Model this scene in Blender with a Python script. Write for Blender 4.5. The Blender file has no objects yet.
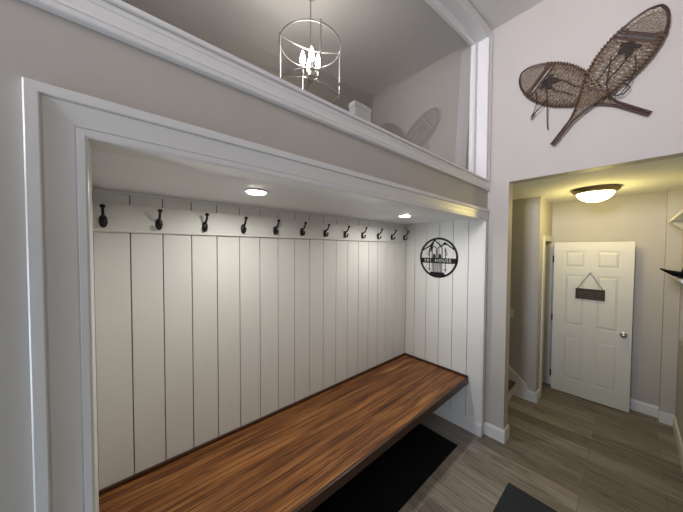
import bpy, bmesh, math, random
from mathutils import Vector, Matrix
random.seed(7)
SC = bpy.context.scene
COL = SC.collection
R = math.radians

# ---------------------------------------------------------------- camera
cam_data = bpy.data.cameras.new('camera')
cam = bpy.data.objects.new('camera', cam_data)
COL.objects.link(cam)
cam_data.sensor_fit = 'HORIZONTAL'
cam_data.sensor_width = 36.0
cam_data.lens = 255.3 / 683.0 * 36.0
cam_data.clip_start = 0.02
yaw, pitch, roll = R(48.676), R(-1.5615), R(0.2692)
fw = Vector((math.cos(yaw), math.sin(yaw), 0))
rt = Vector((math.sin(yaw), -math.cos(yaw), 0))
zz = Vector((0, 0, 1))
F = fw * math.cos(pitch) + zz * math.sin(pitch)
U = zz * math.cos(pitch) - fw * math.sin(pitch)
RR = rt * math.cos(roll) + U * math.sin(roll)
UU = U * math.cos(roll) - rt * math.sin(roll)
m = Matrix((RR, UU, -F)).transposed().to_4x4()
m.translation = Vector((-2.8877, -0.9972, 1.9378))
cam.matrix_world = m
SC.camera = cam

# ---------------------------------------------------------------- world, light, exposure
SC.view_settings.view_transform = 'Standard'
SC.view_settings.look = 'None'
SC.view_settings.gamma = 1
SC.view_settings.use_curve_mapping = False
SC.view_settings.exposure = 0.0

world = bpy.data.worlds.new('world')
SC.world = world
world.use_nodes = True
wn = world.node_tree
wn.nodes.clear()
wo = wn.nodes.new('ShaderNodeOutputWorld')
wb = wn.nodes.new('ShaderNodeBackground')
sky = wn.nodes.new('ShaderNodeTexSky')
sky.sky_type = 'HOSEK_WILKIE'
sky.turbidity = 4
sky.sun_direction = (0.5, -0.6, 0.62)
wb.inputs[1].default_value = 0.8
wn.links.new(sky.outputs[0], wb.inputs[0])
wn.links.new(wb.outputs[0], wo.inputs[0])


def area(name, loc, direction, sx, sy, power, color, shape='RECTANGLE', spread=180):
    d = bpy.data.lights.new(name, 'AREA')
    d.shape = shape
    d.size = sx
    d.size_y = sy
    d.energy = power
    d.color = color
    d.spread = R(spread)
    o = bpy.data.objects.new(name, d)
    COL.objects.link(o)
    o.location = loc
    o.rotation_euler = Vector(direction).to_track_quat('-Z', 'Y').to_euler()
    return o


def point(name, loc, power, color, radius):
    d = bpy.data.lights.new(name, 'POINT')
    d.energy = power
    d.color = color
    d.shadow_soft_size = radius
    o = bpy.data.objects.new(name, d)
    COL.objects.link(o)
    o.location = loc
    return o


DAY = (0.74, 0.86, 1.0)
WARM = (1.0, 0.84, 0.38)
area('added_door_daylight', (-5.50, -0.62, 1.25), (1, 0.10, .16), 0.62, 1.5, 18, (0.74, 0.86, 1.0), spread=110)  # area lamp just inside an added, unseen glazed door
area('added_transom_daylight', (-5.50, -0.62, 3.05), (1, -0.02, 0.12), 0.70, 0.75, 24, (0.99, 0.93, 1.0), spread=62)  # area lamp at an added, unseen high window, brightens the snowshoe wall

# ---------------------------------------------------------------- materials


def new_mat(name):
    mt = bpy.data.materials.new(name)
    mt.use_nodes = True
    nt = mt.node_tree
    return mt, nt, nt.nodes['Principled BSDF']


def coords(nt, scale=(1, 1, 1), rot=(0, 0, 0)):
    g = nt.nodes.new('ShaderNodeNewGeometry')
    mp = nt.nodes.new('ShaderNodeMapping')
    mp.inputs['Scale'].default_value = scale
    mp.inputs['Rotation'].default_value = rot
    nt.links.new(g.outputs['Position'], mp.inputs[0])
    return mp.outputs[0]


def noise(nt, vec, scale, detail=4, rough=0.55, dist=0.0):
    n = nt.nodes.new('ShaderNodeTexNoise')
    n.inputs['Scale'].default_value = scale
    n.inputs['Detail'].default_value = detail
    n.inputs['Roughness'].default_value = rough
    n.inputs['Distortion'].default_value = dist
    nt.links.new(vec, n.inputs['Vector'])
    return n.outputs[0]


def ramp(nt, fac, stops):
    r = nt.nodes.new('ShaderNodeValToRGB')
    cr = r.color_ramp
    while len(cr.elements) < len(stops):
        cr.elements.new(0.5)
    for e, (p, c) in zip(cr.elements, stops):
        e.position = p
        e.color = (*c, 1)
    nt.links.new(fac, r.inputs[0])
    return r.outputs[0]


def mixc(nt, fac, a, b, mode='MIX'):
    n = nt.nodes.new('ShaderNodeMix')
    n.data_type = 'RGBA'
    n.blend_type = mode
    if isinstance(fac, float):
        n.inputs[0].default_value = fac
    else:
        nt.links.new(fac, n.inputs[0])
    nt.links.new(a, n.inputs[6])
    nt.links.new(b, n.inputs[7])
    return n.outputs[2]


def bump(nt, bsdf, h, strength, dist=0.002):
    b = nt.nodes.new('ShaderNodeBump')
    b.inputs['Strength'].default_value = strength
    b.inputs['Distance'].default_value = dist
    nt.links.new(h, b.inputs['Height'])
    nt.links.new(b.outputs[0], bsdf.inputs['Normal'])


def paint(name, c, rough=0.6, spec=0.4, bs=0.15, var=0.03):
    mt, nt, b = new_mat(name)
    v = coords(nt)
    n = noise(nt, v, 3.0, 3)
    c2 = tuple(x * (1 - var) for x in c)
    nt.links.new(ramp(nt, n, [(0.3, c2), (0.7, c)]), b.inputs['Base Color'])
    b.inputs['Roughness'].default_value = rough
    b.inputs['Specular IOR Level'].default_value = spec
    n2 = noise(nt, v, 220.0, 2)
    bump(nt, b, n2, bs, 0.001)
    return mt


def plain(name, c, rough=0.5, metal=0.0, spec=0.5, var=0.12, scale=40):
    mt, nt, b = new_mat(name)
    n = noise(nt, coords(nt), scale, 3)
    c2 = tuple(x * (1 - var) for x in c)
    nt.links.new(ramp(nt, n, [(0.3, c2), (0.7, c)]), b.inputs['Base Color'])
    b.inputs['Roughness'].default_value = rough
    b.inputs['Metallic'].default_value = metal
    b.inputs['Specular IOR Level'].default_value = spec
    return mt


def emitter(name, c, s):
    mt, nt, b = new_mat(name)
    b.inputs['Base Color'].default_value = (*c, 1)
    b.inputs['Emission Color'].default_value = (*c, 1)
    b.inputs['Emission Strength'].default_value = s
    return mt


M = {}
M['greige'] = paint('greige_wall_paint', (0.53, 0.502, 0.465))
M['ceiling'] = paint('ceiling_paint', (0.80, 0.79, 0.78), 0.8)
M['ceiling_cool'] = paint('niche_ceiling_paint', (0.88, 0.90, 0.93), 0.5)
M['white'] = paint('white_trim_paint', (0.80, 0.80, 0.80), 0.28, 0.5, 0.03, 0.02)
M['board'] = paint('white_board_paint', (0.80, 0.80, 0.775), 0.42, 0.5, 0.05, 0.03)
M['groove_shade'] = paint('groove_shade_paint', (0.30, 0.30, 0.29), 0.7, 0.3)  # dark grey that paints the shade between the white boards
M['doorpaint'] = paint('door_paint', (0.72, 0.71, 0.66), 0.4, 0.5, 0.03)
M['black'] = plain('black_metal', (0.012, 0.012, 0.013), 0.38, 0.3)
M['nickel'] = plain('brushed_nickel', (0.55, 0.52, 0.47), 0.32, 1.0)
M['bronze'] = plain('aged_nickel_ring', (0.36, 0.29, 0.17), 0.38, 0.9)
M['cage'] = plain('lantern_metal', (0.55, 0.54, 0.52), 0.4, 0.7)
M['mat'] = plain('black_rubber_mat', (0.012, 0.013, 0.016), 0.9, 0, 0.1, 0.4, 120)
M['mat2'] = plain('charcoal_carpet_mat', (0.055, 0.061, 0.074), 0.95, 0, 0.1, 0.5, 260)
M['shoeframe'] = plain('varnished_ash_frame', (0.075, 0.036, 0.025), 0.38, 0, 0.5, 0.45, 25)
M['lace'] = plain('rawhide_lacing', (0.36, 0.27, 0.185), 0.6, 0, 0.4, 0.6, 60)
M['wrap'] = plain('dark_rawhide_wraps', (0.17, 0.11, 0.07), 0.6, 0, 0.4, 0.6, 60)
M['leather'] = plain('worn_grey_leather', (0.05, 0.04, 0.034), 0.8, 0, 0.2, 0.4, 50)
M['treadwood'] = plain('dark_stair_wood', (0.10, 0.06, 0.035), 0.4, 0, 0.5, 0.3, 30)
M['felt'] = plain('black_felt', (0.01, 0.01, 0.012), 0.95, 0, 0.1, 0.3, 200)
M['plastic'] = plain('white_plastic', (0.78, 0.79, 0.78), 0.35, 0, 0.5, 0.03)
M['can_glow'] = emitter('downlight_lens', (1.0, 0.97, 0.90), 30)
M['dome_glow'] = emitter('dome_glass_lit', (1.0, 0.90, 0.66), 5.5)
M['bulb_glow'] = emitter('bulb_lit', (1.0, 0.97, 0.92), 30)


def wood_bench():
    mt, nt, b = new_mat('oiled_walnut_bench')
    v = coords(nt, (0.42, 7.0, 7.0))
    warp = noise(nt, coords(nt, (0.8, 2.5, 2.5)), 2.2, 3)
    n1 = noise(nt, v, 3.0, 8, 0.62, 1.1)
    base = ramp(nt, n1, [(0.32, (0.075, 0.026, 0.009)), (0.44, (0.185, 0.070, 0.022)), (0.55, (0.31, 0.130, 0.040)), (0.72, (0.47, 0.225, 0.078))])
    n2 = noise(nt, coords(nt, (0.55, 42.0, 42.0)), 2.0, 6, 0.7, 0.5)
    streak = ramp(nt, n2, [(0.40, (0.22, 0.19, 0.17)), (0.49, (0.95, 0.95, 0.95)), (0.8, (1.25, 1.2, 1.1))])
    c = mixc(nt, 0.88, base, streak, 'MULTIPLY')
    big = ramp(nt, warp, [(0.3, (0.72, 0.66, 0.62)), (0.65, (1.15, 1.15, 1.15))])
    c = mixc(nt, 0.8, c, big, 'MULTIPLY')
    nt.links.new(c, b.inputs['Base Color'])
    b.inputs['Roughness'].default_value = 0.36
    b.inputs['Specular IOR Level'].default_value = 0.3
    bump(nt, b, n2, 0.12, 0.001)
    return mt


def wood_dark():
    mt, nt, b = new_mat('dark_bench_edging')
    n = noise(nt, coords(nt, (2, 8, 20)), 4, 5)
    nt.links.new(ramp(nt, n, [(0.3, (0.028, 0.010, 0.006)), (0.7, (0.085, 0.034, 0.018))]), b.inputs['Base Color'])
    b.inputs['Roughness'].default_value = 0.35
    return mt


def floor_mat():
    mt, nt, b = new_mat('grey_brown_plank_floor')
    v = coords(nt, (1, 1, 1), (0, 0, R(90)))
    br = nt.nodes.new('ShaderNodeTexBrick')
    nt.links.new(v, br.inputs['Vector'])
    br.offset = 0.37
    br.inputs['Scale'].default_value = 1.0
    br.inputs['Brick Width'].default_value = 1.22
    br.inputs['Row Height'].default_value = 0.18
    br.inputs['Mortar Size'].default_value = 0.0012
    br.inputs['Mortar Smooth'].default_value = 0.3
    br.inputs['Bias'].default_value = 0.0
    br.inputs['Color1'].default_value = (0.190, 0.162, 0.138, 1)
    br.inputs['Color2'].default_value = (0.340, 0.300, 0.262, 1)
    br.inputs['Mortar'].default_value = (0.06, 0.05, 0.042, 1)
    n1 = noise(nt, coords(nt, (13.0, 0.9, 1)), 2.2, 7, 0.62, 1.2)
    g = ramp(nt, n1, [(0.30, (0.42, 0.39, 0.37)), (0.5, (0.92, 0.92, 0.92)), (0.72, (1.35, 1.34, 1.32))])
    c = mixc(nt, 0.9, br.outputs[0], g, 'MULTIPLY')
    n2 = noise(nt, coords(nt, (3.2, 1.1, 1)), 1.6, 3, 0.5, 0.6)
    k = ramp(nt, n2, [(0.27, (0.55, 0.5, 0.46)), (0.40, (1, 1, 1)), (1.0, (1.08, 1.08, 1.08))])
    c = mixc(nt, 0.8, c, k, 'MULTIPLY')
    nt.links.new(c, b.inputs['Base Color'])
    b.inputs['Roughness'].default_value = 0.45
    b.inputs['Specular IOR Level'].default_value = 0.4
    bump(nt, b, n1, 0.08, 0.001)
    return mt


def sign_mat():
    mt, nt, b = new_mat('weathered_sign_wood')
    n = noise(nt, coords(nt, (10, 8, 40)), 3, 5)
    nt.links.new(ramp(nt, n, [(0.35, (0.014, 0.009, 0.006)), (0.6, (0.035, 0.022, 0.013)), (0.8, (0.09, 0.055, 0.022))]), b.inputs['Base Color'])
    b.inputs['Roughness'].default_value = 0.6
    return mt


def glass_mat():
    # double-glazed pane: Schlick reflectance of four glass surfaces over plain transmission
    mt = bpy.data.materials.new('double_glazing')
    mt.use_nodes = True
    nt = mt.node_tree
    nt.nodes.clear()
    out = nt.nodes.new('ShaderNodeOutputMaterial')
    tr = nt.nodes.new('ShaderNodeBsdfTransparent')
    tr.inputs[0].default_value = (0.93, 0.94, 0.93, 1)
    gl = nt.nodes.new('ShaderNodeBsdfGlossy')
    gl.inputs['Roughness'].default_value = 0.0
    lw = nt.nodes.new('ShaderNodeLayerWeight')
    lw.inputs[0].default_value = 0.5
    pw = nt.nodes.new('ShaderNodeMath'); pw.operation = 'POWER'; pw.inputs[1].default_value = 3.2
    ml = nt.nodes.new('ShaderNodeMath'); ml.operation = 'MULTIPLY_ADD'
    ml.inputs[1].default_value = 0.75; ml.inputs[2].default_value = 0.14
    mx = nt.nodes.new('ShaderNodeMixShader')
    nt.links.new(lw.outputs['Facing'], pw.inputs[0])
    nt.links.new(pw.outputs[0], ml.inputs[0])
    nt.links.new(ml.outputs[0], mx.inputs[0])
    nt.links.new(tr.outputs[0], mx.inputs[1])
    nt.links.new(gl.outputs[0], mx.inputs[2])
    nt.links.new(mx.outputs[0], out.inputs[0])
    return mt


M['bench'] = wood_bench()
M['bench_edge'] = wood_dark()
M['floor'] = floor_mat()
M['sign'] = sign_mat()
M['pane'] = glass_mat()
M['sign_letters'] = plain('faded_sign_lettering', (0.13, 0.10, 0.07), 0.7)

# ---------------------------------------------------------------- mesh helpers


class MB:
    def __init__(self):
        self.bm = bmesh.new()

    def box(self, x0, x1, y0, y1, z0, z1, bev=0.0):
        vs = [self.bm.verts.new((x, y, z)) for x in (x0, x1) for y in (y0, y1) for z in (z0, z1)]
        fs = []
        for f in ((0, 1, 3, 2), (4, 6, 7, 5), (0, 4, 5, 1), (2, 3, 7, 6), (0, 2, 6, 4), (1, 5, 7, 3)):
            fs.append(self.bm.faces.new([vs[i] for i in f]))
        if bev:
            es = list({e for f in fs for e in f.edges})
            bmesh.ops.bevel(self.bm, geom=es, offset=bev, segments=2, profile=0.6, affect='EDGES')
        return self

    def prism(self, pts, axis, a, b, bev=0.0):
        """pts: 2-D polygon in the plane normal to axis."""
        def mk(p, t):
            if axis == 'x': return (t, p[0], p[1])
            if axis == 'y': return (p[0], t, p[1])
            return (p[0], p[1], t)
        A = [self.bm.verts.new(mk(p, a)) for p in pts]
        B = [self.bm.verts.new(mk(p, b)) for p in pts]
        fs = [self.bm.faces.new(A), self.bm.faces.new(B[::-1])]
        n = len(pts)
        for i in range(n):
            fs.append(self.bm.faces.new((A[i], B[i], B[(i + 1) % n], A[(i + 1) % n])))
        if bev:
            es = list({e for f in fs for e in f.edges})
            bmesh.ops.bevel(self.bm, geom=es, offset=bev, segments=2, profile=0.6, affect='EDGES')
        return self

    def loft(self, rings, cap=True, closed=True):
        V = [[self.bm.verts.new(p) for p in r] for r in rings]
        n = len(V[0])
        for a, b in zip(V, V[1:]):
            for i in range(n if closed else n - 1):
                j = (i + 1) % n
                self.bm.faces.new((a[i], a[j], b[j], b[i]))
        if cap and closed:
            self.bm.faces.new(V[0][::-1])
            self.bm.faces.new(V[-1])
        return self

    def tube(self, pts, r, n=8, closed=False, flat=1.0, up=None):
        pts = [Vector(p) for p in pts]
        rs = r if isinstance(r, (list, tuple)) else [r] * len(pts)
        N = len(pts)
        rings = []
        prev = None
        for i, p in enumerate(pts):
            if closed:
                t = pts[(i + 1) % N] - pts[i - 1]
            else:
                t = pts[min(i + 1, N - 1)] - pts[max(i - 1, 0)]
            t = t.normalized() if t.length > 1e-9 else Vector((0, 0, 1))
            if prev is None:
                ref = Vector(up) if up else (Vector((0, 0, 1)) if abs(t.z) < 0.9 else Vector((1, 0, 0)))
            else:
                ref = prev
            a = ref - t * ref.dot(t)
            if a.length < 1e-6:
                a = t.orthogonal()
            a.normalize()
            prev = a
            b = t.cross(a)
            rings.append([p + (a * math.cos(2 * math.pi * k / n) * flat + b * math.sin(2 * math.pi * k / n)) * rs[i] for k in range(n)])
        if closed:
            rings.append(rings[0])
            V = [[self.bm.verts.new(q) for q in rg] for rg in rings[:-1]]
            V.append(V[0])
            for a, b in zip(V, V[1:]):
                for i in range(n):
                    j = (i + 1) % n
                    self.bm.faces.new((a[i], a[j], b[j], b[i]))
        else:
            self.loft(rings)
        return self

    def lathe(self, prof, n=32, c=(0, 0, 0), sx=1.0, sy=1.0):
        """prof: (r, z) list; r=0 at an end closes it."""
        rings = []
        for r, z in prof:
            rings.append([(c[0] + sx * max(r, 1e-4) * math.cos(2 * math.pi * k / n), c[1] + sy * max(r, 1e-4) * math.sin(2 * math.pi * k / n), c[2] + z) for k in range(n)])
        self.loft(rings)
        return self

    def sweep(self, path, prof, plane, sgn=1.0, base=0.0, ends=None):
        """path: corner points of the outer edge in the plane; prof: closed (d, t) polygon,
        d inward from that edge (to the left of travel * sgn), t out of the plane."""
        P = [Vector(p) for p in path]
        N = len(P)
        rings = []
        for i in range(N):
            d0 = (P[i] - P[i - 1]).normalized() if i > 0 else None
            d1 = (P[i + 1] - P[i]).normalized() if i < N - 1 else None
            if d0 is None: d0 = d1
            if d1 is None: d1 = d0
            n0 = Vector((-d0.y, d0.x)) * sgn
            n1 = Vector((-d1.y, d1.x)) * sgn
            mi = (n0 + n1)
            mi = mi / (1 + n0.dot(n1))
            rg = []
            for d, t in prof:
                q = P[i] + mi * d
                if plane == 'xz': rg.append((q.x, base - t, q.y))
                else: rg.append((q.x, q.y, base + t))
            rings.append(rg)
        self.loft(rings)
        return self

    def build(self, name, mat, parent=None, smooth=False, **tags):
        bmesh.ops.recalc_face_normals(self.bm, faces=self.bm.faces)
        me = bpy.data.meshes.new(name)
        self.bm.to_mesh(me)
        self.bm.free()
        o = bpy.data.objects.new(name, me)
        COL.objects.link(o)
        me.materials.append(M[mat] if isinstance(mat, str) else mat)
        if smooth:
            for p in me.polygons:
                p.use_smooth = True
            if smooth != 'full':
                me.set_sharp_from_angle(angle=R(35))
        if parent:
            o.parent = parent
        for k, v in tags.items():
            o[k] = v
        return o


def thing(name, label, cat, loc=(0, 0, 0), group=None):
    o = bpy.data.objects.new(name, None)
    o.empty_display_size = 0.1
    COL.objects.link(o)
    o.location = loc
    o['label'] = label
    o['category'] = cat
    if group:
        o['group'] = group
    return o


def struct_root(name, loc=(0, 0, 0)):
    o = bpy.data.objects.new(name, None)
    o.empty_display_size = 0.1
    COL.objects.link(o)
    o.location = loc
    o['kind'] = 'structure'
    return o


def S(mb, name, mat, **k):
    return mb.build(name, mat, kind='structure', **k)


def copy_tree(root, loc, label):
    r = root.copy()
    COL.objects.link(r)
    r.location = loc
    r['label'] = label
    for ch in list(root.children):
        c = ch.copy()
        COL.objects.link(c)
        c.parent = r
        for g in list(ch.children):
            d = g.copy()
            COL.objects.link(d)
            d.parent = c
    return r


# ---------------------------------------------------------------- dimensions
XL = -5.6          # left outer wall
YB = -1.352        # wall behind the camera, runs on as the hall's right wall
XF = 1.80          # far wall of the hall
EX = -0.0818       # niche end wall
ND = 0.9314        # niche back
NX = -2.998        # niche left wall
HC = 2.602          # hall ceiling
RAKE = 0.116
GX = 1.07          # grey wall beside the stairs
def zceil(x): return 4.158 + RAKE * x

# ---------------------------------------------------------------- shell
S(MB().box(XL - .1, 2.0, YB - .5, 2.9, -0.1, 0), 'floor', 'floor')
S(MB().prism([(XL - .15, zceil(XL - .15)), (0.0, zceil(0)), (0.0, zceil(0) + .1), (XL - .15, zceil(XL - .15) + .1)], 'y', YB - .1, 1.85), 'ceiling', 'ceiling')
S(MB().box(0.124, 1.9, YB - .45, 2.8, HC, HC + .12), 'ceiling_hall', 'ceiling')

# facade (wall_niche): left panel, band over the niche, strip over the upper window
w = MB()
w.box(XL, -3.045, 0, 0.16, 0, 2.62)
w.box(-3.045, 0.0, 0, 0.16, 2.345, 2.62)
w.prism([(XL, 4.07 + RAKE * XL), (0, 4.07), (0, zceil(0)), (XL, zceil(XL))], 'y', 0, 0.16)
w.box(XL, -4.0, 0, 0.16, 2.62, 3.5)
S(w, 'wall_front', 'greige')
# right wall with the snowshoes: header over the hall opening and the end post
w = MB()
w.prism([(-0.188, 0), (0.16, 0), (0.16, 4.3), (YB, 4.3), (YB, 2.602), (-0.188, 2.602)], 'x', 0.0, 0.124)
w.box(0.0, 0.124, 0.16, 1.85, 2.5, 4.3)
S(w, 'wall_right', 'greige')
S(MB().box(XL, 0.124, YB - .1, YB, 0, 4.3).box(0.124, 0.25, YB - .1, YB, 0, 4.3), 'wall_back', 'greige')
# left outer wall with openings for the added door and transom window, out of view
w = MB()
w.box(XL - .12, XL, YB - .1, -1.05, 0, 4.3)
w.box(XL - .12, XL, -0.15, 1.85, 0, 4.3)
w.box(XL - .12, XL, -1.05, -0.15, 2.08, 2.6)
w.box(XL - .12, XL, -1.05, -0.15, 3.5, 4.3)
S(w, 'wall_left', 'greige')
# niche shell behind the boards
w = MB()
w.box(NX - .1, 0.124, ND + .02, ND + .1, 0, 2.5)
w.box(NX - .1, NX - .012, 0.16, ND + .02, 0, 2.5)
w.box(-3.045, NX - .012, 0.02, 0.16, 0, 2.345)
w.box(EX + .012, 0.124, 0.16, ND + .02, 0, 2.5)
w.box(EX + .012, 0.0, 0.0, 0.16, 0, 2.345)
S(w, 'wall_niche', 'greige')
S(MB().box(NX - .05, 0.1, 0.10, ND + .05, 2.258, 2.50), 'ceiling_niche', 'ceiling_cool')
# loft behind the upper window
S(MB().box(XL, 0.0, 0.16, 1.85, 2.5, 2.62), 'floor_loft', 'floor')
S(MB().box(XL, 0.124, 1.75, 1.85, 2.62, 4.3), 'wall_loft', 'greige')
# stairwell and hall walls
w = MB()
w.box(0.0, 0.124, 0.16, 2.8, 0, 2.5)
w.box(0.124, GX, 2.7, 2.8, 0, HC)
S(w, 'wall_stairwell', 'greige')
w = MB()
w.box(GX, GX + .12, -0.234, 2.8, 0, HC)
w.box(GX + .12, 1.32, -0.234, -0.134, 0, HC)
w.box(1.32, 1.775, -0.234, -0.134, 2.055, HC)
w.box(1.775, XF, -0.234, -0.134, 0, HC)
w.box(1.24, XF, 0.7, 0.8, 0, HC)
S(w, 'wall_hall', 'greige')
S(MB().box(XF, XF + .1, YB - .45, 0.8, 0, HC), 'wall_far', 'greige')
# hall's right wall with a shelf recess, and the pilaster
w = MB()
w.box(0.25, XF, YB - .1, YB, 0, 1.0)
w.box(0.25, XF, YB - .1, YB, 2.45, HC)
w.box(1.62, XF, YB - .1, YB, 1.0, 2.45)
w.box(0.25, XF, YB - .45, YB - .40, 0.9, HC)
w.box(0.25, 0.35, YB - .40, YB - .1, 0.9, HC)
w.box(0.25, XF, YB - .40, YB - .1, 0.9, 1.0)
S(w, 'wall_recess', 'greige')
S(MB().box(1.69, XF, YB, -1.245, 0, HC), 'wall_pilaster', 'greige')

# ---------------------------------------------------------------- boards of the niche
def boards_back():
    # full height boards; the joints' shade is painted on a dark backing strip
    m_ = MB()
    g = 0.0028
    xs = []
    x = -2.985 + 0.1566 * 19
    xs = [NX] + [-2.985 + 0.1566 * k for k in range(19)] + [EX]
    xs = [v for v in xs if v <= EX]
    for a, b in zip(xs, xs[1:]):
        if b - a > 0.012:
            m_.box(a + g, b - g, ND, ND + .014, 0, 2.258, 0.0015)
    return m_
S(boards_back(), 'wall_niche_back_boards', 'board')
S(MB().box(NX, EX, ND + .014, ND + .02, 0, 2.258), 'wall_niche_back_joints', 'groove_shade')
m_ = MB()
ys = [0.0, 0.151, 0.315, 0.476, 0.641, 0.80, ND]
for a, b in zip(ys, ys[1:]):
    m_.box(EX, EX + .010, a + (.0028 if a else 0), b - .0028, 0, 2.258, 0.0015)
S(m_, 'wall_niche_end_boards', 'board')
S(MB().box(EX + .010, EX + .012, 0.003, ND, 0, 2.258), 'wall_niche_end_joints', 'groove_shade')
m_ = MB()
for a, b in zip(ys, ys[1:]):
    m_.box(NX - .012, NX, a + .02, b, 0, 2.258)
S(m_, 'wall_niche_left_boards', 'board')
# shadow moulding where the boards meet the niche ceiling
S(MB().box(NX, EX, ND - .012, ND, 2.243, 2.258, .003), 'trim_9', 'white')

# ---------------------------------------------------------------- casings
CAS = [(0, -.002), (0, .022), (.003, .0245), (.0225, .0245), (.0245, .0225), (.0255, .0165), (.0275, .0165), (.029, .0195), (.040, .0175), (.052, .0150), (.068, .0125), (.078, .0115),
       (.0795, .0090), (.0815, .0090), (.083, .0140), (.096, .0140), (.1005, .012), (.102, .009), (.102, -.10), (.090, -.10), (.090, -.002)]
CAS = [(d * 1.088, t) for d, t in CAS]
S(MB().sweep([(-3.0535, 0.0), (-3.0535, 2.3475), (-0.022, 2.3475)], CAS, 'xz', -1), 'trim_1', 'white')
# right casing of the niche
S(MB().box(EX, -.018, -.014, 0.0, 0, 2.232, .003), 'trim_2', 'white')
# upper window casing
WC = [(0, -.002), (0, .018), (.004, .022), (.014, .022), (.017, .018), (.020, .018), (.023, .0205), (.034, .0165), (.050, .0145), (.062, .0140), (.065, .0165), (.080, .0165), (.086, .012),
      (.086, -.15), (.074, -.15), (.074, -.002)]
def zo(x): return 4.140 + RAKE * x
S(MB().sweep([(-4.15, 2.540), (-0.012, 2.540), (-0.012, zo(-.012)), (-4.15, zo(-4.15))], WC, 'xz', 1), 'trim_3', 'white')
# projecting stool nosing under the window
S(MB().box(-4.15, -0.012, -.026, 0.0, 2.624, 2.640, .004), 'trim_4', 'white')
# upper window: sash frame and pane
win = struct_root('window_1', (0, 0, 0))
def zi(x): return 4.085 + RAKE * x
sash = [(0, -.085), (0, -.135), (.064, -.135), (.070, -.128), (.070, -.098), (.060, -.085)]
MB().sweep([(-4.05, 2.622), (-0.097, 2.622), (-0.097, zi(-.097)), (-4.05, zi(-4.05))], sash, 'xz', 1).build('window_frame', 'white', win)
pane = MB()
tilt = math.tan(R(1.2))
pts = [(-4.1, 2.625), (-0.10, 2.625), (-0.10, zi(-.10)), (-4.1, zi(-4.1))]
pane.bm.faces.new([pane.bm.verts.new((x, 0.150 - (z - 2.655) * tilt, z)) for x, z in pts])
pane.build('pane', 'pane', win)

# door opening casings in the hall
m_ = MB()
m_.box(1.25, 1.32, -0.250, -0.234, 0, 2.125, .003)
m_.box(1.32, XF - .001, -0.250, -0.234, 2.055, 2.125, .003)
m_.box(1.310, 1.322, -0.234, -0.12, 0, 2.06)
m_.box(1.774, 1.786, -0.250, -0.12, 0, 2.06)
S(m_, 'trim_6', 'doorpaint')

# baseboards
BP = [(0, 0), (.015, 0), (.015, .108), (.012, .118), (.007, .124), (.006, .132), (0, .132)]
def base(name, path, sgn=1, mat='white'):
    S(MB().sweep(path, BP, 'xy', sgn), name, mat)
base('baseboard_post', [(EX + .03, 0.0 - .0145), (-.0005, -.0145), (-.0005, -0.1885), (0.1245, -0.1885), (0.1245, 0.0)][1:], -1)
base('baseboard_niche', [(EX, ND), (EX, -.0135)], -1)
base('baseboard_front', [(XL, 0), (-3.06, 0)], -1)
base('baseboard_stub', [(GX, -0.055), (GX, -0.2345), (1.248, -0.2345)], -1)
base('baseboard_far', [(XF, -0.235), (XF, -1.244)], -1)
base('baseboard_pilaster', [(XF, -1.2445), (1.6895, -1.2445), (1.6895, YB)], 1)
base('baseboard_recess', [(1.69, YB), (XL, YB)], -1)

# ---------------------------------------------------------------- outer door and window, unseen, added to bring in daylight
dr = struct_root('door_added', (XL, -0.6, 0))
m_ = MB()
m_.box(-.06, -.02, -.44, -.34, 0, 2.06)
m_.box(-.06, -.02, .34, .44, 0, 2.06)
m_.box(-.06, -.02, -.34, .34, 0, .42)
m_.box(-.06, -.02, -.34, .34, 1.96, 2.06)
m_.build('door_leaf', 'white', dr)
MB().box(-.045, -.040, -.34, .34, .42, 1.96).build('pane', 'pane', dr)
MB().lathe([(.0, 0), (.028, .004), (.03, .02), (.02, .035), (0, .04)], 20, (0.0, .39, 1.0)).build('door_knob', 'nickel', dr, True)
wr = struct_root('window_added', (XL, -0.6, 3.05))
m_ = MB()
m_.box(-.06, .01, -.45, -.38, -.45, .45)
m_.box(-.06, .01, .38, .45, -.45, .45)
m_.box(-.06, .01, -.38, .38, -.45, -.38)
m_.box(-.06, .01, -.38, .38, .38, .45)
m_.build('window_frame', 'white', wr)
MB().box(-.045, -.040, -.38, .38, -.38, .38).build('pane', 'pane', wr)

# ---------------------------------------------------------------- bench
bn = thing('bench', 'long dark walnut bench with a raised rim fixed across the white boarded niche', 'bench', (-1.54, 0.52, 0.50))
ox, oy, oz = -bn.location.x, -bn.location.y, -bn.location.z
def lbox(mb, x0, x1, y0, y1, z0, z1, bev=0.0):
    return mb.box(x0 + ox, x1 + ox, y0 + oy, y1 + oy, z0 + oz, z1 + oz, bev)
BX0 = NX
lbox(MB(), BX0, EX - .001, 0.146, ND - .001, 0.530, 0.5685, .0015).build('seat', 'bench', bn)
lbox(MB(), BX0, EX - .001, 0.1245, 0.146, 0.5027, 0.5685, .004).build('front_edge', 'bench_edge', bn)
r_ = MB()
lbox(r_, BX0, EX - .001, ND - .020, ND - .001, 0.5685, 0.590, .003)
lbox(r_, EX - .020, EX - .001, 0.130, ND - .020, 0.5685, 0.590, .003)
r_.build('rim', 'bench_edge', bn)

# ---------------------------------------------------------------- hook rail and hooks
rail_y = ND - .020
rl = MB().box(NX, EX, rail_y, ND, 2.028, 2.186, .002).build('hook_rail', 'board')
rl['label'] = 'long white horizontal board along the niche back wall that carries the coat hooks'
rl['category'] = 'rail'

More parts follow.
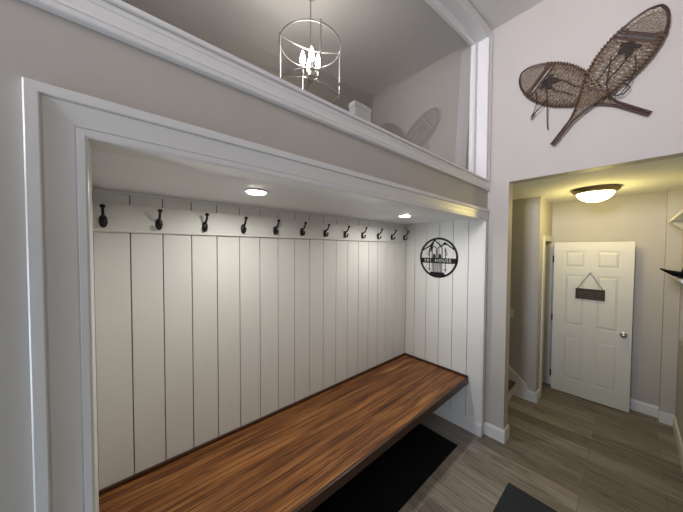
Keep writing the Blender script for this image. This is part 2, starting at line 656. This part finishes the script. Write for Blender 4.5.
def make_hook(label):
    t = thing('coat_hook', label, 'hook', (-2.942, rail_y, 2.09), 'black coat hooks on the white rail')
    # oval back plate, domed
    p = MB()
    rings = []
    n = 24
    for (s, d) in ((1, 0), (1, .003), (.8, .0065), (.35, .008), (.02, .0082)):
        rings.append([(.0185 * s * math.cos(2 * math.pi * k / n), -d, -.006 + .036 * s * math.sin(2 * math.pi * k / n)) for k in range(n)])
    p.loft(rings)
    p.build('back_plate', 'black', t, True)
    # upper prong sweeping out and up to a flared tip
    def bez(a, b, c, d, k=14):
        out = []
        for i in range(k + 1):
            u = i / k
            out.append(tuple(a[j] * (1 - u) ** 3 + 3 * b[j] * u * (1 - u) ** 2 + 3 * c[j] * u * u * (1 - u) + d[j] * u ** 3 for j in range(3)))
        return out
    pr = MB()
    pts = bez((0, -.004, .014), (0, -.030, .018), (0, -.050, .034), (0, -.060, .062))
    rr = [.0078 - .0014 * (i / 14) for i in range(15)]
    rr[-1] = .0058
    pr.tube(pts, rr, 10)
    pr.lathe([(0, -.012), (.008, -.009), (.0125, -.002), (.0125, .003), (.008, .009), (0, .011)], 16, (0, -.062, .069))
    pr.build('upper_prong', 'black', t, True)
    lo = MB()
    pts = bez((0, -.005, -.012), (0, -.026, -.040), (0, -.042, -.036), (0, -.044, -.012))
    lo.tube(pts, .0062, 10)
    lo.lathe([(0, -.009), (.0065, -.006), (.0092, 0), (.0065, .006), (0, .009)], 14, (0, -.0445, -.008))
    lo.build('lower_prong', 'black', t, True)
    s = MB()
    for dz in (-.026, .018):
        s.lathe([(0, 0), (.004, 0), (.004, .001), (.002, .0025), (0, .003)], 10, (0, 0, 0))
    s.bm.free()
    return t

ordn = ['nearest the left casing, first from the left', 'second from the left', 'third from the left', 'fourth from the left', 'fifth from the left', 'sixth from the left',
        'sixth from the right end', 'fifth from the right end', 'fourth from the right end', 'third from the right end', 'second from the right end', 'last one by the corner at the right']
hx = [-2.942, -2.693, -2.440, -2.182, -1.925, -1.673, -1.418, -1.166, -0.916, -0.662, -0.409, -0.160]
hook0 = make_hook('black metal coat hook on the white rail, ' + ordn[0])
hook0.location.x = hx[0]
for x, lab in zip(hx[1:], ordn[1:]):
    copy_tree(hook0, (x, rail_y, 2.09), 'black metal coat hook on the white rail, ' + lab)

# ---------------------------------------------------------------- round ski sign (on end boards, facing -x)
sg = thing('round_wall_sign', 'round black metal sign with mountains, skis and SKI HOUSE on the niche end wall', 'sign', (EX - .001, 0.490, 1.842))
sg.rotation_euler = (0, 0, 0)
# local: u = horizontal as seen (towards -y), v = up; thickness along -x
TH = .004
def slab(mb, pts, t0=0.0, t1=TH):
    mb.prism([(-u, v) for u, v in pts], 'x', -t0, -t1)
def bar2(mb, a, b, w, t0=0.0, t1=TH):
    a, b = Vector(a), Vector(b)
    d = (b - a).normalized()
    n = Vector((-d.y, d.x)) * w / 2
    slab(mb, [tuple(a + n), tuple(b + n), tuple(b - n), tuple(a - n)], t0, t1)
RO, RI = .234, .211
ring = MB()
N = 64
V = []
for k in range(N):
    a = 2 * math.pi * k / N
    ca, sa = math.cos(a), math.sin(a)
    V.append([ring.bm.verts.new((-t, -r * ca, r * sa)) for r, t in ((RO, 0), (RO, TH), (RI, TH), (RI, 0))])
for k in range(N):
    a, b = V[k], V[(k + 1) % N]
    for i in range(4):
        ring.bm.faces.new((a[i], b[i], b[(i + 1) % 4], a[(i + 1) % 4]))
ring.build('ring', 'black', sg)
band = MB()
slab(band, [(-.226, -.064), (.226, -.064), (.226, -.004), (-.226, -.004)], -.0, TH)
band.build('name_band', 'black', sg)
mt_ = MB()
def poly_line(mb, P, w):
    for a, b in zip(P, P[1:]):
        bar2(mb, a, b, w)
poly_line(mt_, [(-.195, .09), (-.150, .115), (-.105, .135), (-.045, .205), (0.0, .165), (.040, .130), (.080, .175), (.125, .140), (.190, .095)], .014)
slab(mt_, [(-.105, .135), (-.045, .205), (-.060, .150), (-.075, .120), (-.088, .060), (-.098, .100)])
slab(mt_, [(.040, .130), (.080, .175), (.128, .140), (.098, .150), (.080, .145), (.062, .150)])
mt_.build('mountains', 'black', sg)
sk = MB()
for cx in (-.048, .022):
    sk = MB()
    for w_, h0, h1 in ((.026, -.004, .125),):
        arc = [(cx - w_, h0)] + [(cx - w_ * math.cos(a), h1 - w_ + w_ * 1.2 * math.sin(a)) for a in [math.pi * k / 10 for k in range(11)]] + [(cx + w_, h0)]
        poly_line(sk, arc, .009)
    for dx in (-.024, -.007, .010, .026):
        bar2(sk, (cx + dx, -.19), (cx + dx, -.06), .007)
    slab(sk, [(cx - .016, -.004), (cx + .016, -.004), (cx + .014, .030), (cx + .006, .045), (cx - .010, .045), (cx - .015, .025)])
    sk.build('ski', 'black', sg)

for cx, s in ((-.108, -1), (.088, 1)):
    pl = MB()
    bar2(pl, (cx, -.165), (cx, .080), .008, 0, TH * .8)
    slab(pl, [(cx - .007, .070), (cx + .007, .070), (cx + .006, .110), (cx - .006, .110)])
    bar2(pl, (cx - .020, -.135), (cx + .020, -.135), .006)
    poly_line(pl, [(cx, .085), (cx + s * .022, .045), (cx + s * .006, .022), (cx, .040)], .005)
    pl.build('ski_pole', 'black', sg)
bs = MB()
slab(bs, [(-.095, -.168), (.070, -.168), (.085, -.190), (.060, -.216), (-.070, -.216), (-.108, -.190)])
bs.build('base_block', 'black', sg)
def word(body, off):
    cu = bpy.data.curves.new('sign_text', 'FONT')
    cu.body = body
    cu.size = .050
    cu.align_x = 'CENTER'
    cu.align_y = 'CENTER'
    cu.extrude = .0006
    cu.offset = 0
    cu.space_character = 1.35
    tmp = bpy.data.objects.new('tmp_text', cu)
    COL.objects.link(tmp)
    bpy.context.view_layer.update()
    me = bpy.data.meshes.new_from_object(tmp.evaluated_get(bpy.context.evaluated_depsgraph_get()))
    bpy.data.objects.remove(tmp)
    for v in me.vertices:
        x, y, z = v.co
        v.co = (-TH - .0006 - z, -(x + off), y - .034)
    tx = bpy.data.objects.new('lettering', me)
    COL.objects.link(tx)
    me.materials.clear()
    me.materials.append(M['board'])
    tx.parent = sg
    tx['label'] = 'white lettering reading ' + body
word('SKI', -.130)
word('HOUSE', .060)

# ---------------------------------------------------------------- recessed downlights in the niche ceiling
def make_can(loc, label):
    t = thing('recessed_downlight', label, 'light', loc, 'recessed downlights in the niche ceiling')
    MB().lathe([(.050, 0.0), (.050, -.004), (.056, -.006), (.068, -.004), (.070, 0.0), (.050, 0.0)][::1], 36).build('trim_ring', 'white', t, True)
    MB().lathe([(0, -.001), (.050, -.001), (.050, -.006), (.044, -.011), (.025, -.0145), (0, -.0155)], 36).build('lens', 'can_glow', t, 'full')
    return t
cans = [((-2.297, .400, 2.2575), 'round lit downlight in the niche ceiling, the nearer one at left'),
        ((-0.835, .430, 2.2575), 'round lit downlight in the niche ceiling, the farther one near the corner')]
for c, lab in cans:
    make_can(c, lab)
    area('downlight_beam', (c[0], c[1], c[2] - .020), (0, 0, -1), .07, .07, 5.6, (1.0, .96, .89), 'DISK', 170)

# ---------------------------------------------------------------- flush ceiling light in the hall
cl = thing('flush_ceiling_light', 'lit frosted glass dome ceiling light with a nickel rim in the hall', 'light', (0.99, -0.72, HC))
MB().lathe([(0, -.001), (.188, -.001), (.194, -.012), (.188, -.028), (.170, -.044), (.162, -.050), (.150, -.050), (.150, -.03), (0, -.03)], 48).build('rim', 'bronze', cl, True)
MB().lathe([(.154, -.044), (.150, -.060), (.132, -.092), (.100, -.120), (.058, -.138), (.02, -.145), (0, -.146)], 48).build('glass_dome', 'dome_glow', cl, 'full')
point('dome_light', (0.99, -0.72, HC - .22), 11, (1.0, 0.82, 0.24), .10)

# ---------------------------------------------------------------- lantern beyond the upper glass
lx, ly = -1.705, 0.735
LZ = 3.215
lt = thing('lantern_chandelier', 'open nickel wire lantern chandelier with lit candle bulbs hanging behind the upper glass', 'chandelier', (lx, ly, LZ))
top = .335
Rr = .242
angs = [R(165), R(253), R(335), R(72)]
def P2(a, r, z): return (r * math.cos(a), r * math.sin(a), z)
cg = MB()
for a in angs:
    cg.tube([P2(a, Rr, -.02), P2(a, Rr, top + .01)], .0055, 8)
    cg.lathe([(0, 0), (.009, .004), (.009, .012), (0, .018)], 10, P2(a, Rr, top + .005))
for z in (0.0, top):
    cg.tube([P2(2 * math.pi * k / 48, Rr, z) for k in range(48)], .005, 8, closed=True)
pa, pb = Vector(P2(angs[0], Rr, top)), Vector(P2(angs[2], Rr, top))
cg.tube([tuple(pa.lerp(pb, i / 10) + Vector((.03, .05, 0)) * math.sin(math.pi * i / 10)) for i in range(11)], .0045, 8)
cg.build('cage', 'cage', lt, True)
for a in angs:
    ar = MB()
    ar.tube([P2(a, Rr * math.sin(u) + .01, .08 - .09 * math.sin(u) ** 2 + .0) for u in [math.pi / 2 * i / 12 for i in range(13)]], .0042, 8)
    ar.build('curved_arm', 'cage', lt, True)

zc_ = zceil(lx) - LZ
st = MB()
st.tube([(0, 0, .08), (0, 0, zc_ - .03)], .006, 8)
st.lathe([(0, .045), (.010, .05), (.022, .065), (.022, .085), (.034, .10), (.012, .12), (0, .125)], 20)
st.build('stem', 'nickel', lt, True)
MB().lathe([(0, -.012), (.03, -.012), (.05, -.006), (.052, .012), (0, .012)], 28, (0, 0, zc_ - .005)).build('canopy', 'nickel', lt, True)
for k in range(4):
    a = R(65 + 90 * k)
    c = P2(a, .062, 0)
    cd = MB()
    cd.tube([(0, 0, .095), P2(a, .035, .082), P2(a, .062, .098), P2(a, .062, .112)], .0045, 8)
    cd.lathe([(0, .108), (.014, .110), (.014, .116), (.0085, .118), (.0085, .175), (0, .176)], 16, c)
    sl = cd.build('candle_sleeve', 'nickel', lt, True)
    MB().lathe([(0, .175), (.010, .178), (.021, .205), (.0225, .220), (.016, .252), (.005, .288), (0, .296)], 16, c).build('bulb', 'bulb_glow', sl, 'full')
point('chandelier_light', (lx, ly, LZ + .30), 6, (1.0, .90, .80), .06)

# small white box standing in the loft behind the glass
wb_ = thing('storage_box', 'small white box standing on the ledge behind the upper glass', 'box', (-1.545, 0.33, 2.62))
MB().box(-.083, .083, -.03, .03, 0, .325, .004).build('body', 'plastic', wb_)
MB().box(-.086, .086, -.033, .033, .325, .355, .004).build('lid', 'plastic', wb_)

# ---------------------------------------------------------------- snowshoes on the wall
def interp(tab, u):
    for (a, x), (b, y) in zip(tab, tab[1:]):
        if a <= u <= b:
            s = (u - a) / (b - a)
            s = s * s * (3 - 2 * s) * 0.4 + s * 0.6
            return x + (y - x) * s
    return tab[-1][1]
WT = [(0, .0), (.008, .030), (.025, .056), (.05, .080), (.09, .106), (.14, .127), (.20, .142), (.27, .150), (.34, .149), (.42, .137), (.50, .112), (.58, .080), (.66, .047), (.72, .026), (.78, .0115), (.90, .0095), (1.0, .009)]

def make_shoe(label, tip, tail, x0, vshift, L, group):
    t = thing('snowshoe', label, 'snowshoe', (x0, 0, 0), group)
    tip, tail = Vector(tip), Vector(tail)
    d = (tail - tip).normalized()
    X = Vector((0, d.x, d.y))
    Z = Vector((-1, 0, 0))
    Y = Z.cross(X)
    org = Vector((x0, tip.x, tip.y)) + Y * vshift
    mw = Matrix((X, Y, Z)).transposed().to_4x4()
    mw.translation = org
    t.matrix_world = mw
    us = [i / 60 for i in range(61)]
    us = [0, .004, .012, .025] + [u for u in us if u > .03]
    def wid(u): return interp(WT, u)
    def lift(u): return .030 * max(0, 1 - u / .16) ** 2     # upturned toe
    fr = MB()
    left = [(u * L, wid(u), lift(u)) for u in us]
    right = [(u * L, -wid(u), lift(u)) for u in us]
    fr.tube(left[::-1] + right[1:], .0088, 8, up=(0, 0, 1))
    fr.build('frame', 'shoeframe', t, True)
    # thick wraps of rawhide round the frame in the middle zone
    for sd in (-1, 1):
        wp = MB()
        u = .13
        while u < .60:
            w0, w1 = wid(u), wid(u + .012)
            wp.tube([(u * L, sd * (w0 + .012), .0), (u * L + .004, sd * w0, .012), (u * L + .010, sd * (w0 - .042), .006), (u * L + .004, sd * w0, -.010), (u * L, sd * (w0 + .012), 0)], .0054, 5)
            u += .024
        wp.build('rawhide_wrapping', 'wrap', t)
    for u in (.155, .196, .54):
        w0 = wid(u) - .004
        MB().box(u * L - .009, u * L + .009, -w0, w0, -.006, .006, .002).build('crossbar', 'shoeframe', t)
    # woven lacing: three directions, clipped to the outline
    def inside(u, v, ulo, uhi): return ulo <= u <= uhi and abs(v) < wid(u) - .002
    def weave(ulo, uhi, step, r, name):
        mb = MB()
        for ang in (58, -58, 0):
            a = R(ang)
            dx, dy = math.sin(a) if ang else 0.0, math.cos(a) if ang else 1.0
            dirv = Vector((math.cos(a), math.sin(a))) if ang else Vector((0, 1))
            nrm = Vector((-dirv.y, dirv.x))
            q = -0.9
            idx = 0
            while q < 0.9:
                # march along the strand
                seg = []
                s = -0.9
                while s < 0.9:
                    p = Vector((.5 * (ulo + uhi) * L, 0)) + nrm * q + dirv * s
                    ins = inside(p.x / L, p.y, ulo, uhi)
                    if ins:
                        seg.append(p)
                    if (not ins or s > 0.89) and seg:
                        if len(seg) > 2:
                            a0, b0 = seg[0], seg[-1]
                            z = .0015 * (1 if idx % 2 else -1) + (.002 if ang > 0 else -.002 if ang < 0 else 0)
                            l0, l1 = lift(a0.x / L), lift(b0.x / L)
                            mb.tube([(a0.x, a0.y, z + l0), (b0.x, b0.y, z + l1)], r, 5)
                        seg = []
                    s += .006
                q += step
                idx += 1
        mb.build(name, 'lace', t)
    weave(.012, .150, .0150, .0019, 'toe_lacing')
    weave(.200, .535, .025, .0038, 'body_lacing')
    weave(.545, .76, .0150, .0022, 'heel_lacing')
    # leather binding: toe strap, side flaps, buckled strap
    bd = MB()
    bd.box(.222 * L, .248 * L, -.062, .062, .007, .013, .002)
    bd.prism([(.245 * L, -.040), (.275 * L, -.046), (.305 * L, -.034), (.300 * L, -.016), (.280 * L, -.004), (.300 * L, .014), (.325 * L, .030), (.300 * L, .046), (.262 * L, .042), (.245 * L, .03)], 'z', .008, .016, .002)
    bd.prism([(.205 * L, -.022), (.225 * L, -.034), (.228 * L, .018), (.212 * L, .012)], 'z', .010, .018, .002)
    bd.tube([(.30 * L, -.030, .014), (.36 * L, -.040, .012), (.43 * L, -.030, .010), (.49 * L, -.034, .010)], .0045, 6, flat=.5)
    bd.tube([(.31 * L, .036, .014), (.37 * L, .040, .012), (.44 * L, .028, .010), (.50 * L, .034, .010)], .0045, 6, flat=.5)
    bd.build('binding', 'leather', t)
    MB().prism([(.150 * L, -.036), (.168 * L, -.036), (.168 * L, .036), (.150 * L, .036)], 'z', .004, .009, .002).build('toe_bar', 'shoeframe', t)
    return t, L, mw

GR = 'pair of old wooden snowshoes on the wall'
A, LA, mA = make_shoe('left-pointing one of two crossed wooden snowshoes on the wall, lower and nearer the upper window', (-.290, 3.570), (-1.063, 2.912), -.030, -.006, 1.015, GR)
B, LB, mBm = make_shoe('upper right of two crossed wooden snowshoes, its wide toe pointing up', (-1.103, 3.590), (-.534, 2.833), -.062, -.017, .947, GR)
# dangling straps, hanging straight down under gravity
def strap(shoe, mwd, pts, r=.0035):
    inv = mwd.inverted()
    MB().tube([tuple(inv @ Vector(p)) for p in pts], r, 6, flat=.5).build('strap', 'leather', shoe)
strap(A, mA, [(-.05, -.46, 3.42), (-.055, -.475, 3.30), (-.06, -.480, 3.16), (-.05, -.482, 3.05), (-.04, -.486, 2.99)], .004)
strap(A, mA, [(-.05, -.40, 3.34), (-.06, -.405, 3.24), (-.05, -.38, 3.17), (-.05, -.36, 3.14)], .004)
strap(A, mA, [(-.05, -.47, 3.24), (-.07, -.43, 3.19), (-.07, -.385, 3.15), (-.05, -.365, 3.12), (-.045, -.39, 3.17)], .005)
strap(B, mBm, [(-.07, -.86, 3.40), (-.08, -.85, 3.30), (-.08, -.84, 3.20), (-.07, -.85, 3.12), (-.07, -.86, 3.07)], .004)
strap(B, mBm, [(-.07, -.98, 3.34), (-.08, -.985, 3.24), (-.07, -.96, 3.16), (-.06, -.92, 3.11), (-.05, -.90, 3.09)], .004)
strap(B, mBm, [(-.07, -.93, 3.17), (-.08, -.96, 3.12), (-.07, -.93, 3.09), (-.06, -.89, 3.10), (-.06, -.87, 3.14)], .005)

# ---------------------------------------------------------------- hall: open six-panel door
DX = 1.640
DY0, DY1 = -0.292, -1.020
dd = struct_root('door_1', (DX, DY0, 0.012))
Wd = DY0 - DY1
H = 2.03
TT = .035
lf = MB()
def dbox(mb, y0, y1, z0, z1, x0=0.0, x1=TT, bev=0.0):
    mb.box(x0, x1, -y1, -y0, z0, z1, bev)
st_w, mid_w = .108, .098
pw_ = (Wd - 2 * st_w - mid_w) / 2
rows = [(.20, .78), (.93, 1.60), (1.70, 1.91)]
dbox(lf, 0, st_w, 0, H)
dbox(lf, Wd - st_w, Wd, 0, H)
dbox(lf, st_w + pw_, st_w + pw_ + mid_w, .0, H)
zs = [0, .20, .78, .93, 1.60, 1.70, 1.91, H]
for z0, z1 in ((0, .20), (.78, .93), (1.60, 1.70), (1.91, H)):
    for a in (st_w, st_w + pw_ + mid_w):
        dbox(lf, a, a + pw_, z0, z1)
for z0, z1 in rows:
    for a in (st_w, st_w + pw_ + mid_w):
        dbox(lf, a, a + pw_, z0, z1, .012, TT - .012)
        # raised field with sloped margin
        i0, i1 = .012, .036
        for xa, xb in ((.012, .003), (TT - .012, TT - .003)):
            ra = [(xa, -(a + i0), z0 + i0), (xa, -(a + pw_ - i0), z0 + i0), (xa, -(a + pw_ - i0), z1 - i0), (xa, -(a + i0), z1 - i0)]
            rb = [(xb, -(a + i1), z0 + i1), (xb, -(a + pw_ - i1), z0 + i1), (xb, -(a + pw_ - i1), z1 - i1), (xb, -(a + i1), z1 - i1)]
            lf.loft([ra, rb])
lf.build('door_leaf', 'doorpaint', dd)
kn = MB()
prof = [(0, 0), (.030, .001), (.031, .006), (.012, .010), (.010, .030), (.022, .036), (.029, .048), (.027, .060), (.015, .068), (0, .070)]
rings = [[(-z, -(Wd - .065) + max(r, 1e-4) * math.cos(2 * math.pi * k / 24), .92 + max(r, 1e-4) * math.sin(2 * math.pi * k / 24)) for k in range(24)] for r, z in prof]
kn.loft(rings)
kn.build('door_knob', 'nickel', dd, True)
for z in (1.80, 1.00, .22):
    h = MB()
    h.lathe([(0, -.045), (.007, -.045), (.007, .045), (0, .047)], 12, (-.004, .008, z))
    h.box(-.003, .028, .0005, .0035, z - .045, z + .045)
    h.build('hinge', 'black', dd)

# hanging plank sign on the door
ps = thing('hanging_door_sign', 'dark wooden plank sign hanging by a cord from the open white door', 'sign', (DX - .006, -0.655, 1.375))
MB().box(-.012, .0, -.135, .135, -.068, .068, .003).build('plank', 'sign', ps)
cd = MB()
apex = (-.006, .0, .275)
cd.tube([(-.006, .118, .062), apex], .003, 6)
cd.tube([(-.006, -.118, .062), apex], .003, 6)
cd.lathe([(0, -.004), (.006, -.002), (.006, .002), (0, .004)], 10, apex)
cd.build('cord', 'leather', ps)
# faint painted strokes of a text too small to read
lt_ = MB()
for row, z in enumerate((.026, -.008, -.040)):
    lt_ = MB()
    lt_.box(-.0125, -.012, -.11, .106, z - .0095, z - .0075)
    y = .105
    while y > -.11:
        ln = random.uniform(.010, .020)
        if random.random() < .72:
            lt_.box(-.0135, -.012, y - ln * .35, y, z - .008, z + random.uniform(.002, .008))
        y -= ln
    lt_.build('faded_marks', 'sign_letters', ps)

# ---------------------------------------------------------------- stairs behind the post
sr = thing('staircase', 'white staircase with dark wooden treads rising behind the wall post', 'stairs', (0.60, 0.0, 0))
x0s, x1s = -.474, .452
rise, run = .19, .218
for i in range(9):
    y = .005 + i * run
    MB().box(x0s, x1s, y, y + .016, i * rise, (i + 1) * rise - .030).build('riser', 'white', sr)
    MB().box(x0s, x1s, y - .026, y + run, (i + 1) * rise - .030, (i + 1) * rise, .006).build('tread', 'treadwood', sr)
# diagonal skirt board against the grey wall
sl_ = rise / run
y0, y1 = -.155, 1.9
MB().prism([(y0, 0.0), (y0, .135), (y0 + .02, .20), (y1, .20 + sl_ * (y1 - y0 - .02)), (y1, 0.0)], 'x', .453, .469, .002).build('skirt_board', 'white', sr)

# light switch on the grey stair wall
sw = thing('light_switch', 'small white light switch plate on the grey wall beside the stairs', 'switch', (GX, 0.060, 1.09))
MB().box(-.006, 0, -.036, .036, -.058, .058, .002).build('plate', 'plastic', sw)
MB().box(-.010, -.005, -.016, .016, -.032, .032, .002).build('rocker', 'plastic', sw)
# light switch low at the left edge of the front wall
sw = thing('light_switch', 'white light switch plate on the grey wall at the far left edge', 'switch', (-3.205, 0.0, 1.24))
MB().box(-.036, .036, -.006, 0, -.058, .058, .002).build('plate', 'plastic', sw)
MB().box(-.016, .016, -.010, -.005, -.032, .032, .002).build('rocker', 'plastic', sw)

# ---------------------------------------------------------------- shelves and hat at the far right
for nm, z, lab in (('wall_shelf', 2.236, 'upper white wall shelf at the right of the hall'), ('wall_shelf', 1.690, 'lower white wall shelf under the black hat')):
    s_ = thing(nm, lab, 'shelf', (0.98, YB, z))
    MB().box(-.625, .635, -.38, .102, 0, .026, .003).build('board', 'white', s_)
    for x in (-.45, .45):
        bk = MB()
        bk.prism([(0.0, 0), (.085, 0), (.085, -.012), (.012, -.09), (0, -.09)], 'x', x - .009, x + .009, .002)
        bk.build('bracket', 'white', s_)
ht = thing('hat', 'black wide-brimmed hat lying on the lower shelf at the right edge', 'hat', (0.62, YB - .010, 1.717))
hm = MB()
rings = []
n = 40
for r, z in ((.001, .0), (.10, .0), (.135, .004), (.20, .030), (.206, .036), (.200, .037), (.135, .014), (.092, .012)):
    ring_ = []
    for k in range(n):
        a = 2 * math.pi * k / n
        up = (1 + .9 * abs(math.sin(a)) ** 3) if r > .13 else 1
        ring_.append((r * math.cos(a) * .95, r * math.sin(a), z * up))
    rings.append(ring_)
hm.loft(rings)
hm.build('brim', 'felt', ht, True)
MB().lathe([(.094, .012), (.092, .05), (.084, .082), (.066, .094), (.03, .090), (0, .086)], 36, (0, 0, 0), .95, 1.0).build('crown', 'felt', ht, True)
MB().lathe([(.0945, .012), (.097, .013), (.0955, .034), (.0925, .034)], 36, (0, 0, 0), .95, 1.0).build('hat_band', 'leather', ht, True)

# ---------------------------------------------------------------- mats
mm = MB()
mm.box(-.75, .75, -.31, .31, 0, .008, .003)
o = mm.build('floor_mat', 'mat')
o.location = (-1.138, 0.405, 0)
o['label'] = 'flat black rubber boot mat on the floor under the bench'
o['category'] = 'mat'
mm = MB()
mm.box(-.60, .60, -.38, .38, 0, .009, .004)
o = mm.build('floor_mat', 'mat2')
o.location = (-1.072, -0.744, 0)
o['label'] = 'charcoal grey entry mat on open floor in front of the bench'
o['category'] = 'mat'
